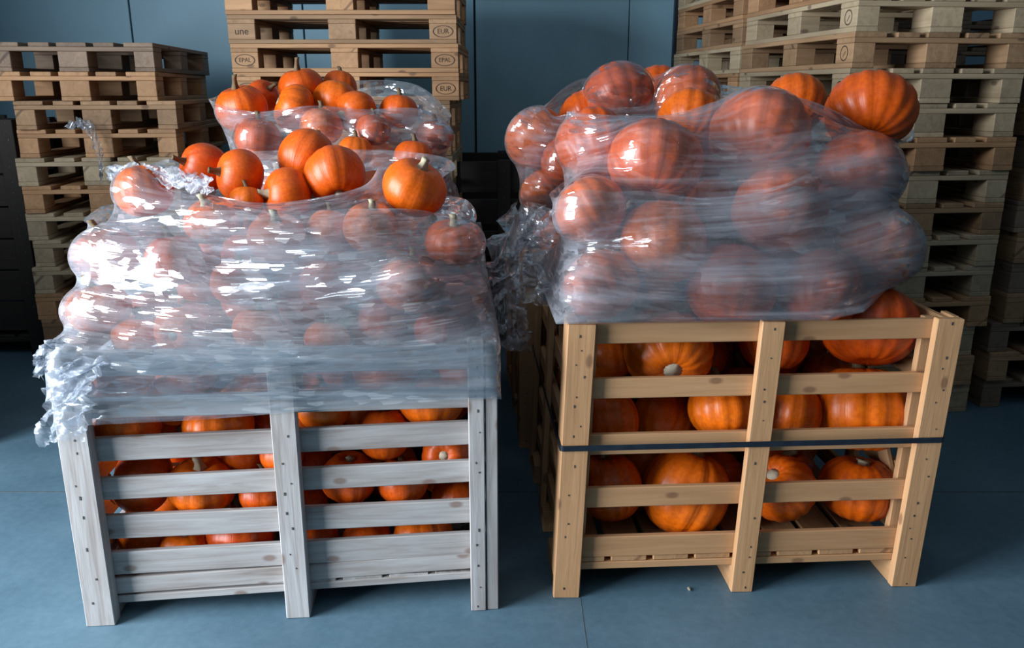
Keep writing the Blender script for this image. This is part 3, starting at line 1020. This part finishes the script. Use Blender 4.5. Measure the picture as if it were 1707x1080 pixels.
        (1146, 166, 110, 3.46, (0.1, 0.79, 0.85), 'tall bright pumpkin on top of the far right heap', 3, 3),
        (1098, 152, 90, 3.90, (0.1, 0.79, 0.85), 'pumpkin peeking between the two atop the far right heap', 0, 3),
        (897, 232, 106, 3.52, (-0.6, 0.61, 0.6), 'film-covered pumpkin jutting out at the left of the far right heap', 0, 3),
        (940, 268, 86, 3.40, (-0.5, 0.61, 0.6), 'glinting pumpkin at the heap edge behind the right heap shoulder', 2, 3),
        (905, 318, 78, 3.46, (-0.6, 0.61, 0.6), 'film-covered pumpkin lower at the left of the far right heap', 1, 3),
        (980, 195, 100, 3.70, (-0.3, 0.73, 0.85), 'dim film-covered pumpkin behind the far right heap shoulder', 1, 3),
    ]),
]
for cr, kind, grp, lst in EX:
    for (px, py, w, Y, ax, lab, var, stm) in lst:
        p3, t = at(px, py, Y)
        add_p(cr, p3, w / 2 * t / F, ax, lab, True, kind, grp, var, stm)

# push the placed ones apart where they would bite into each other, and inside their crates
def relax(it=60):
    ps = PUMPS
    X = np.array([p.pos for p in ps])
    X0 = X.copy()
    R = np.array([p.r * (0.5 + 0.5 * p.hz) * .97 for p in ps])
    for _ in range(it):
        d = X[:, None] - X[None]
        n = np.linalg.norm(d, axis=2) + 1e-9
        ov = (R[:, None] + R[None]) - n
        np.fill_diagonal(ov, -1)
        ov = np.clip(ov, 0, .05)
        X += ((d / n[..., None]) * (ov * .22)[..., None] * np.array((.8, 1.3, .6))).sum(1)
        X += (X0 - X) * .04
        for i, p in enumerate(ps):
            q = p.cr.loc(X[i])
            r = p.r * .98
            front = 0.064 if p.cr in (CL, CLB) else 0.05
            if q[2] < p.cr.H + r * .5:
                q[0] = min(max(q[0], .045 + r), p.cr.W - .03 - r + (.03 if p.kind == 'B' else .01))
                q[1] = min(max(q[1], front + r), p.cr.D - front - r)
                q[2] = max(q[2], .11 + p.hz * p.r * .92)
            X[i] = p.cr.wor(q)
    for i, p in enumerate(ps):
        p.pos = X[i]


relax()
for p in PUMPS:
    p.px = 853.5 + F * p.pos[0] / (p.pos[1] * CP + (H - p.pos[2]) * SP)
    p.py = 540 + F * ((H - p.pos[2]) * CP - p.pos[1] * SP) / (p.pos[1] * CP + (H - p.pos[2]) * SP)


# loose fill behind the ones in view: each drops to the lowest free spot
def fill(cr, kind, n, rlo, rhi, y_min, label_in, label_heap, g_in, g_heap, slope_in, z_top):
    fr = np.random.default_rng(5 + n)
    cur = [p for p in PUMPS if p.cr is cr]
    C = [cr.loc(p.pos) for p in cur]
    Rr = [p.r * (.5 + .5 * p.hz) for p in cur]
    fails = 0
    made = 0
    while made < n and fails < 25:
        best = None
        r = fr.uniform(rlo, rhi)
        A, RA = np.array(C), np.array(Rr)
        for _ in range(26):
            x = fr.uniform(.05 + r, cr.W - .05 - r)
            y = fr.uniform(y_min, cr.D - .06 - r)
            dxy = np.hypot(A[:, 0] - x, A[:, 1] - y)
            s = (RA + r) * .95
            near = dxy < s
            dz = np.sqrt(np.maximum(s[near] ** 2 - dxy[near] ** 2, 0))
            lo, hi = A[near, 2] - dz, A[near, 2] + dz
            z = .125 + r * .86
            cand = np.sort(np.concatenate(([z], hi[hi > z] + 1e-4)))
            for zc in cand:
                if not np.any((zc > lo) & (zc < hi)):
                    break
            else:
                continue
            inset = max(0.0, zc + r * .3 - cr.H) * slope_in
            if zc > cr.H - .05:
                if x - r * .6 < .08 + inset or x + r * .6 > cr.W - .08 - inset or y - r < .10 + inset * 1.3 or y + r * .6 > cr.D - .06 - inset:
                    continue
                if zc + r > z_top(x, y):
                    continue
            if best is None or zc < best[2]:
                best = (x, y, zc)
        if best is None:
            fails += 1
            continue
        fails = 0
        made += 1
        heap = best[2] > cr.H
        C.append(np.array(best))
        Rr.append(r)
        a = fr.normal(size=3)
        a[2] = abs(a[2]) + .3
        add_p(cr, cr.wor(np.array(best)), r, a, label_heap if heap else label_in, False, kind, g_heap if heap else g_in)
    return made


n1 = fill(CL, 'S', 120, .078, .10, .30, 'orange pumpkin packed behind the front ones inside the grey crate',
          'pumpkin buried in the film-wrapped heap on the grey crate', 'pumpkins packed deeper in the grey crate',
          'pumpkins buried in the front left heap', .55, lambda x, y: 1.22 + .05 * y)
n2 = fill(CR, 'B', 60, .10, .128, .32, 'orange pumpkin packed behind the front ones inside the yellow crate',
          'pumpkin buried in the film-wrapped heap on the yellow crate', 'pumpkins packed deeper in the yellow crate',
          'pumpkins buried in the right heap', .12, lambda x, y: 1.42)
n3 = fill(CLB, 'S', 120, .085, .105, .16, 'pumpkin in the hidden crate behind the grey one',
          'pumpkin buried in the far left heap', 'pumpkins in the far left crate', 'pumpkins buried in the far left heap', .35,
          lambda x, y: 1.30)
n4 = fill(CRB, 'B', 60, .11, .135, .2, 'pumpkin inside the dark crate behind the yellow one',
          'pumpkin buried in the far right heap', 'pumpkins in the far right crate', 'pumpkins buried in the far right heap', .15,
          lambda x, y: 1.36)
print('fill', n1, n2, n3, n4, 'total', len(PUMPS))


def seen(p, cams):
    """could anyone near the photographer see this one past the other pumpkins?"""
    C = np.array([q.pos for q in PUMPS if q is not p])
    R = np.array([q.r * (.5 + .5 * q.hz) * .9 for q in PUMPS if q is not p])
    for cpos in cams:
        d0 = p.pos - cpos
        n0 = d0 / np.linalg.norm(d0)
        a = np.cross(n0, (0, 0, 1.0))
        a /= np.linalg.norm(a)
        b = np.cross(a, n0)
        for ru in (0, .55, .85):
            for k in range(10 if ru else 1):
                t = p.pos + p.r * ru * (a * math.cos(k * .628) + b * math.sin(k * .628)) - n0 * p.r * math.sqrt(1 - ru * ru) * .9
                d = t - cpos
                L_ = np.linalg.norm(d)
                d = d / L_
                w = C - cpos
                s_ = w @ d
                dist2 = (w * w).sum(1) - s_ * s_
                if not np.any((s_ > 0) & (s_ < L_ - .01) & (dist2 < R * R)):
                    return True
    return False


eyes = [np.array((x, 0.0, z)) for x, z in ((-.45, 1.5), (0, 1.5), (.45, 1.5), (0, 1.7))]


def kept(p):
    if p.explicit:
        return True
    q = p.cr.loc(p.pos)
    if p.cr is CLB and q[2] < .70 and q[0] < CLB.W - .30:       # walled in by the front crate
        return False
    if p.cr is CRB and q[2] < .70 and q[0] > .40:
        return False
    return seen(p, eyes)


PUMPS = [p for p in PUMPS if kept(p)]
print('kept', len(PUMPS), {g: sum(1 for p in PUMPS if p.group == g) for g in set(p.group for p in PUMPS)})


for p in PUMPS:                              # say where among its kind each deeper one sits
    if p.explicit:
        continue
    zc = p.pos[1] * CP + (H - p.pos[2]) * SP
    px = 853.5 + F * p.pos[0] / zc
    q = p.cr.loc(p.pos)
    mid = {id(CL): 470, id(CR): 1260, id(CLB): 540, id(CRB): 1080}[id(p.cr)]
    bay = 'left' if px < mid else 'right'
    depth = 'near the front' if q[1] < .45 else ('midway back' if q[1] < .7 else 'near the rear')
    if q[2] > p.cr.H:
        p.label = p.label + ', ' + bay + ' half, ' + depth
    else:
        tier = 'low' if q[2] < .34 else ('mid-height' if q[2] < .58 else 'high up')
        p.label = p.label.replace('orange pumpkin packed behind the front ones', 'pumpkin packed') + ', ' + tier + ', ' + bay + ' half, ' + depth


def quat_of(p):
    return p.axis.to_track_quat('Z', 'Y') @ Euler((0, 0, p.spin)).to_quaternion()


for p in PUMPS:
    p.q = quat_of(p)
    me = (BIG if p.kind == 'B' else SMALL)[p.var]
    o = obj('pumpkin', me, None, p.pos)
    o.rotation_mode = 'QUATERNION'
    o.rotation_quaternion = p.q
    o.scale = (p.r, p.r, p.r)
    tag(o, p.label, 'pumpkin', p.group)
    s = obj('stem', STEMS[p.stem], o, (0, 0, p.hz * 0.66))
    s.rotation_euler = (0, 0, -p.spin)
    p.o = o
    if p.stem == 4:
        s['label'] = 'pale round stem scar'
        s.location = (0, 0, p.hz * .70)
# the broken one: a torn-open patch of pale flesh on its left flank
bro = [p for p in PUMPS if p.label.startswith('broken pumpkin')][0]
v, f = [], []
nn = 9
for i in range(nn):
    a = -0.55 + 1.1 * i / (nn - 1)
    wd = .10 + .07 * math.sin(i * 2.1) + .04 * math.cos(i * 4.7)
    for s_, lift in ((-1, 1.0), (-.5, 1.03), (.5, 1.03), (1, 1.0)):
        d = Vector((math.sin(s_ * wd) , -math.cos(a) * math.cos(s_ * wd), math.sin(a)))
        d = Matrix.Rotation(math.radians(-48), 3, 'Z') @ d
        v.append(tuple(d.normalized() * (lift + .012)))
for i in range(nn - 1):
    for k in range(3):
        a = 4 * i + k
        f.append((a, a + 1, a + 5, a + 4))
fl = obj('torn_flesh', mesh_from('torn_flesh', v, f, M_FLESH), bro.o)
fl.rotation_mode = 'QUATERNION'
fl.rotation_quaternion = bro.q.inverted()
fl.scale = (1, 1, .9)
fl['label'] = 'pale torn-open flesh'


# ------------------------------------------------------------------ stretch film
def catmull(pts, n):
    pts = np.array(pts, float)
    k = len(pts)
    t = np.arange(n) / n * k
    i = t.astype(int)
    f = (t - i)[:, None]
    p0, p1, p2, p3 = pts[(i - 1) % k], pts[i % k], pts[(i + 1) % k], pts[(i + 2) % k]
    return 0.5 * ((2 * p1) + (-p0 + p2) * f + (2 * p0 - 5 * p1 + 4 * p2 - p3) * f * f + (-p0 + 3 * p1 - 3 * p2 + p3) * f ** 3)


def straight(pts, n):
    pts = np.array(pts, float)
    k = len(pts)
    t = np.arange(n) / n * k
    i = t.astype(int)
    f = (t - i)[:, None]
    return pts[i % k] * (1 - f) + pts[(i + 1) % k] * f


def up2(X):
    """double a film grid both ways"""
    m, n = X.shape[:2]
    Y = np.zeros((m, 2 * n, 3))
    Y[:, 0::2] = X
    Y[:, 1::2] = (X + np.roll(X, -1, 1)) / 2
    Z = np.zeros((2 * m - 1, 2 * n, 3))
    Z[0::2] = Y
    Z[1::2] = (Y[1:] + Y[:-1]) / 2
    return Z


def solve_film(cr, bottom, rim, n, m, gap, box_top, it=(260, 120, 60), bulge=.10, others=(), wh=.6):
    """a taut membrane between a lower and an upper edge, stretched over the pumpkins and the crate rim"""
    n, m = n // 4, (m - 1) // 4 + 1
    B, R = straight(bottom, n), catmull(rim, n)
    s = np.linspace(0, 1, m)[:, None, None]
    X = B[None] * (1 - s) + R[None] * s
    cen = X.mean(axis=(0, 1))
    out = X - cen
    out[..., 2] *= .5
    out /= np.linalg.norm(out, axis=2, keepdims=True) + 1e-9
    X = X + out * bulge * np.sin(np.pi * s) ** .6
    ps = [p for p in PUMPS if p.cr is cr or p.cr in others]
    rot = [np.array(p.q.to_matrix()) for p in ps]
    for level in range(3):
        if level:
            X = up2(X)
            n *= 2
            B, R = straight(bottom, n), catmull(rim, n)
        for k in range(it[level]):
            h = (np.roll(X, 1, 1) + np.roll(X, -1, 1)) / 2
            v = X.copy()
            v[1:-1] = (X[2:] + X[:-2]) / 2
            Y = X + .9 * (wh * (h - X) + (1 - wh) * (v - X))
            Y[0], Y[-1] = B, R
            if k % 15 == 0:
                near = [np.nonzero(np.linalg.norm(Y - p.pos, axis=2) < p.r * 1.1 + .07) for p in ps]
            for p, M, ix in zip(ps, rot, near):
                if len(ix[0]) == 0:
                    continue
                q = (Y[ix] - p.pos) @ M                  # into the pumpkin's own axes
                a = p.r * 1.01 + gap
                c = p.r * p.hz * 1.0 + gap
                l = np.linalg.norm(q / np.array((a, a, c)), axis=1)
                inside = l < 1
                if inside.any():
                    sel = (ix[0][inside], ix[1][inside])
                    Y[sel] = (q[inside] / np.maximum(l[inside], .25)[:, None]) @ M.T + p.pos
            q = cr.loc(Y)
            g2 = gap - .002
            ib = (q[..., 2] < box_top) & (q[..., 0] > -g2) & (q[..., 0] < cr.W + g2 + cr.rack) & (q[..., 1] > -g2) & (q[..., 1] < cr.D + g2)
            if ib.any():
                qq = q[ib]
                dist = np.stack((qq[:, 0] + g2, cr.W + g2 + cr.rack - qq[:, 0], qq[:, 1] + g2, cr.D + g2 - qq[:, 1], box_top - qq[:, 2]), 1)
                j = dist.argmin(1)
                qq[j == 0, 0] = -g2
                qq[j == 1, 0] = cr.W + g2 + cr.rack
                qq[j == 2, 1] = -g2
                qq[j == 3, 1] = cr.D + g2
                qq[j == 4, 2] = box_top
                Y[ib] = cr.wor(qq)
            X = Y
    con = np.zeros(X.shape[:2])
    for p, M in zip(ps, rot):
        q = (X - p.pos) @ M
        e = np.linalg.norm(q / np.array((p.r * 1.01 + gap, p.r * 1.01 + gap, p.r * p.hz + gap)), axis=2)
        con = np.maximum(con, np.clip(1 - (e - 1) * p.r / .012, 0, 1))
    return X, con


def film_object(name, X, con, mat, parent=None, closed=True, uvs=1.0):
    m, n = X.shape[:2]
    verts = X.reshape(-1, 3)
    faces = []
    nn = n if closed else n - 1
    for i in range(m - 1):
        for j in range(nn):
            a, b = i * n + j, i * n + (j + 1) % n
            faces.append((a, b, b + n, a + n))
    me = mesh_from(name, verts, faces, mat)
    att = me.attributes.new('contact', 'FLOAT', 'POINT')
    att.data.foreach_set('value', con.reshape(-1).astype(np.float32))
    du = np.linalg.norm(np.roll(X, -1, 1) - X, axis=2).mean(0)
    u = np.concatenate(([0], np.cumsum(du)))
    dv = np.linalg.norm(X[1:] - X[:-1], axis=2).mean(1)
    vv = np.concatenate(([0], np.cumsum(dv)))
    uv = me.uv_layers.new(name='UVMap')
    co = []
    for i in range(m - 1):
        for j in range(nn):
            co += [u[j], vv[i], u[j + 1], vv[i], u[j + 1], vv[i + 1], u[j], vv[i + 1]]
    uv.data.foreach_set('uv', np.array(co, np.float32) * uvs)
    return obj(name, me, parent)


def ring_of(cr, zs, off=0.006, inset=0.0):
    """stations round a crate, counter-clockwise from the front left corner: 4 on the front, 2 right, 4 back, 2 left"""
    W, D, o = cr.W + cr.rack, cr.D, off - inset
    pl = [(-o, -o), (W * .33, -o), (W * .66, -o), (W + o, -o), (W + o, D * .35), (W + o, D * .7),
          (W + o, D + o), (W * .66, D + o), (W * .33, D + o), (-o, D + o), (-o, D * .7), (-o, D * .35)]
    if isinstance(zs, (int, float)):
        zs = [zs] * 12
    return [cr.wor(np.array((x, y, z))) for (x, y), z in zip(pl, zs)]


def A(px, py, Y):
    return at(px, py, Y)[0]


# film on the grey crate: two layers
film1 = tag(obj('stretch_film', None, None, (0, 0, 0)),
            'milky stretch film glaring white, wrapped round the heap on the grey crate', 'plastic film')
bot = ring_of(CL, [.625, .635, .66, .68, .68, .68, .68, .66, .65, .64, .63, .62])
rim = [A(196, 300, 2.62), A(335, 322, 2.45), A(455, 338, 2.40), A(600, 312, 2.42), A(648, 268, 2.58), A(752, 285, 2.72),
       A(740, 262, 3.0), A(640, 250, 3.06), A(480, 250, 3.08), A(300, 262, 3.08), A(235, 280, 2.98), A(200, 292, 2.8)]
X, con = solve_film(CL, bot, rim, 300, 84, .006, .848)
film_object('film_inner_layer', X, con, M_FILM_L, film1)
rim2 = [A(150, 372, 2.50), A(330, 352, 2.36), A(470, 352, 2.33), A(600, 348, 2.35), A(700, 350, 2.38), A(790, 372, 2.55),
        A(770, 330, 2.85), A(660, 330, 3.08), A(480, 330, 3.10), A(280, 335, 3.10), A(190, 340, 2.95), A(160, 350, 2.75)]
bot2 = ring_of(CL, [.70, .69, .685, .675, .68, .68, .68, .68, .68, .68, .69, .70], off=.010)
X2, con2 = solve_film(CL, bot2, rim2, 280, 60, .011, .852)
film_object('film_outer_layer', X2, con2 * .6, M_FILM_L2, film1)

# film on the yellow crate
film2 = tag(obj('stretch_film', None, None, (0, 0, 0)),
            'hazy stretch film wrapped round the heap on the yellow crate', 'plastic film')
zb = CR.H + .004
bot = ring_of(CR, [zb, zb, zb, zb + .03, zb + .05, zb, zb, zb, zb, zb, zb, zb], off=.004)
bot[3] = A(1440, 520, 2.30)
bot[4] = A(1512, 455, 2.62)
rim = [A(950, 186, 2.66), A(1030, 192, 2.60), A(1120, 190, 2.62), A(1240, 158, 2.66), A(1345, 166, 2.66), A(1512, 236, 2.66),
       A(1500, 190, 2.95), A(1400, 190, 3.15), A(1250, 190, 3.2), A(1080, 190, 3.2), A(985, 190, 3.1), A(955, 188, 2.9)]
X, con = solve_film(CR, bot, rim, 300, 84, .006, CR.H)
film_object('film_inner_layer', X, con, M_FILM_R, film2)
rim3 = [A(925, 330, 2.46), A(1060, 318, 2.36), A(1180, 330, 2.36), A(1300, 310, 2.36), A(1420, 260, 2.42), A(1512, 290, 2.62),
        A(1480, 290, 2.95), A(1400, 300, 3.22), A(1250, 300, 3.25), A(1080, 300, 3.25), A(960, 300, 3.1), A(930, 310, 2.8)]
bot3 = [b + np.array((0, 0, .004)) for b in bot]
X2, con2 = solve_film(CR, bot3, rim3, 260, 56, .011, CR.H + .004)
film_object('film_outer_layer', X2, con2 * .6, M_FILM_R, film2)

# far heaps
film3 = tag(obj('stretch_film', None, None, (0, 0, 0)),
            'crinkled stretch film glinting round the far left heap', 'plastic film')
bot = ring_of(CLB, .70)
rim = [A(352, 168, 3.62), A(425, 186, 3.46), A(520, 176, 3.46), A(610, 182, 3.46), A(690, 180, 3.50), A(748, 196, 3.60),
       A(742, 178, 3.85), A(690, 140, 4.08), A(600, 134, 4.12), A(470, 150, 4.12), A(390, 150, 4.0), A(358, 162, 3.8)]
X, con = solve_film(CLB, bot, rim, 240, 60, .006, .848)
film_object('film_sheet', X, con, M_FILM_B, film3)
film4 = tag(obj('stretch_film', None, None, (0, 0, 0)),
            'hazy stretch film round the far right heap, rising left of the right heap', 'plastic film')
bot = ring_of(CRB, .72)
rim = [A(905, 196, 3.50), A(985, 182, 3.40), A(1060, 178, 3.36), A(1140, 168, 3.36), A(1240, 165, 3.42), A(1275, 160, 3.6),
       A(1262, 150, 3.95), A(1200, 140, 4.2), A(1110, 122, 4.2), A(1000, 128, 4.1), A(960, 135, 3.95), A(925, 160, 3.7)]
X, con = solve_film(CRB, bot, rim, 240, 60, .006, .872)
film_object('film_sheet', X, con, M_FILM_R, film4)
# a clear tongue of film pulled over the two top pumpkins of the far right heap
n, m = 40, 16
Z = np.zeros((m, n, 3))
for i in range(m):
    s = i / (m - 1)
    for j in range(n):
        t = j / (n - 1)
        a, b = A(978 + 215 * t, 190 - 6 * math.sin(t * 9), 3.34), A(985 + 195 * t, 128 + 12 * math.sin(t * 6.0), 3.62)
        Z[i, j] = a * (1 - s) + b * s
for _ in range(30):
    for p in PUMPS:
        if p.cr is CRB:
            M = np.array(p.q.to_matrix())
            q = (Z - p.pos) @ M
            e = q / np.array((p.r + .012, p.r + .012, p.r * p.hz + .012))
            l = np.linalg.norm(e, axis=2)
            k = l < 1
            Z[k] = (q[k] / np.maximum(l[k], .3)[:, None]) @ M.T + p.pos
    Zs = Z.copy()
    Zs[1:-1, 1:-1] = (Z[2:, 1:-1] + Z[:-2, 1:-1] + Z[1:-1, 2:] + Z[1:-1, :-2]) / 4
    Z = Zs
film_object('film_tongue', Z, np.ones(Z.shape[:2]), M_FILM_D, film4, closed=False)


def crumple(name, path, width, side, mat, seed, amp=.03, m=46, n=16, parent=None, taper=(1, 1)):
    """a loose crumpled tail of film along a path"""
    r = np.random.default_rng(seed)
    path = np.array(path, float)
    k = len(path)
    ts = np.linspace(0, k - 1, m)
    C = np.stack([np.interp(ts, np.arange(k), path[:, a]) for a in range(3)], 1)
    for _ in range(3):
        C[1:-1] = (C[2:] + C[:-2] + 2 * C[1:-1]) / 4
    side = np.array(side, float)
    side /= np.linalg.norm(side)
    w = width * (taper[0] + (taper[1] - taper[0]) * np.linspace(0, 1, m))
    g = np.linspace(-.5, .5, n)
    X = C[:, None] + side[None, None] * (w[:, None] * g[None])[..., None]
    fold = np.zeros((m, n, 3))
    ii, jj = np.meshgrid(np.linspace(0, 1, m), np.linspace(0, 1, n), indexing='ij')
    for q in range(14):
        fx, fy = r.uniform(1, 9), r.uniform(1, 4)
        d = r.normal(size=3)
        a = amp / (1 + .12 * fx)
        fold += d * (a * np.abs(np.sin(fx * ii * math.pi + fy * jj * math.pi + r.uniform(0, 6.28))) - a * .6)[..., None] * .55
    X = X + fold
    return film_object(name, X, np.zeros(X.shape[:2]), mat, parent, closed=False, uvs=1.0)


# tails: the torn end at the left corner of the grey crate, its small loop, and the clear tangle in the gap
crumple('hanging_tail', [A(150, 600, 2.09), A(122, 630, 2.075), A(112, 680, 2.07), A(100, 736, 2.07)], .14, (1, -.05, .12), M_FILM_T, 4, amp=.020, parent=film1, taper=(.85, .9))
crumple('tail_loop', [A(100, 575, 2.09), A(78, 574, 2.07), A(64, 590, 2.06), A(70, 612, 2.06), A(72, 624, 2.06)], .035, (.7, .2, .6), M_FILM_T, 8, amp=.014, m=30, n=8, parent=film1)
crumple('tail_knot', [A(180, 292, 2.60), A(240, 286, 2.54), A(300, 300, 2.46), A(350, 312, 2.40)], .05, (.2, -.4, 1), M_FILM_T, 12, amp=.018, parent=film1)
crumple('film_flap', [A(905, 350, 2.50), A(884, 400, 2.52), A(880, 450, 2.56), A(890, 505, 2.50)], .12, (.9, -.5, .1), M_FILM_D, 15, amp=.02, parent=film2)
tg = crumple('film_tangle', [A(880, 345, 2.85), A(848, 420, 2.72), A(838, 480, 2.62), A(846, 545, 2.55), A(850, 580, 2.52)], .13, (1, -.3, .1), M_FILM_D, 21, amp=.045)
tag(tg, 'clear crumpled film tangle hanging in the dark gap between the crates', 'plastic film')
sp = crumple('plastic_strip', [A(118, 203, 4.44), A(150, 212, 4.42), A(160, 235, 4.42), A(168, 262, 4.42), A(169, 300, 4.43)], .05, (1, .1, .5), M_FILM_T, 31, amp=.02, m=34, n=8, taper=(1.3, .35))
tag(sp, 'white torn plastic strip caught on the left pallet stack', 'plastic strip')

# crumbs
def crumb(name, label, pos, s, mat, seed):
    r = random.Random(seed)
    bm = bmesh.new()
    bmesh.ops.create_icosphere(bm, subdivisions=1, radius=1)
    for v_ in bm.verts:
        v_.co = Vector((v_.co.x * s[0], v_.co.y * s[1], v_.co.z * s[2])) * r.uniform(.6, 1.2)
    zmin = min(v_.co.z for v_ in bm.verts)
    for v_ in bm.verts:
        v_.co.z -= zmin
    me = bpy.data.meshes.new(name)
    bm.to_mesh(me)
    bm.free()
    me.materials.append(mat)
    return tag(obj(name, me, None, pos), label, 'scrap')


g, _ = at(1147, 980, 2.30)
crumb('paper_scrap', 'tiny pale scrap lying on the floor before the yellow crate', (g[0], 2.29, 0.0), (.006, .012, .004), M_STEM_PALE, 2)
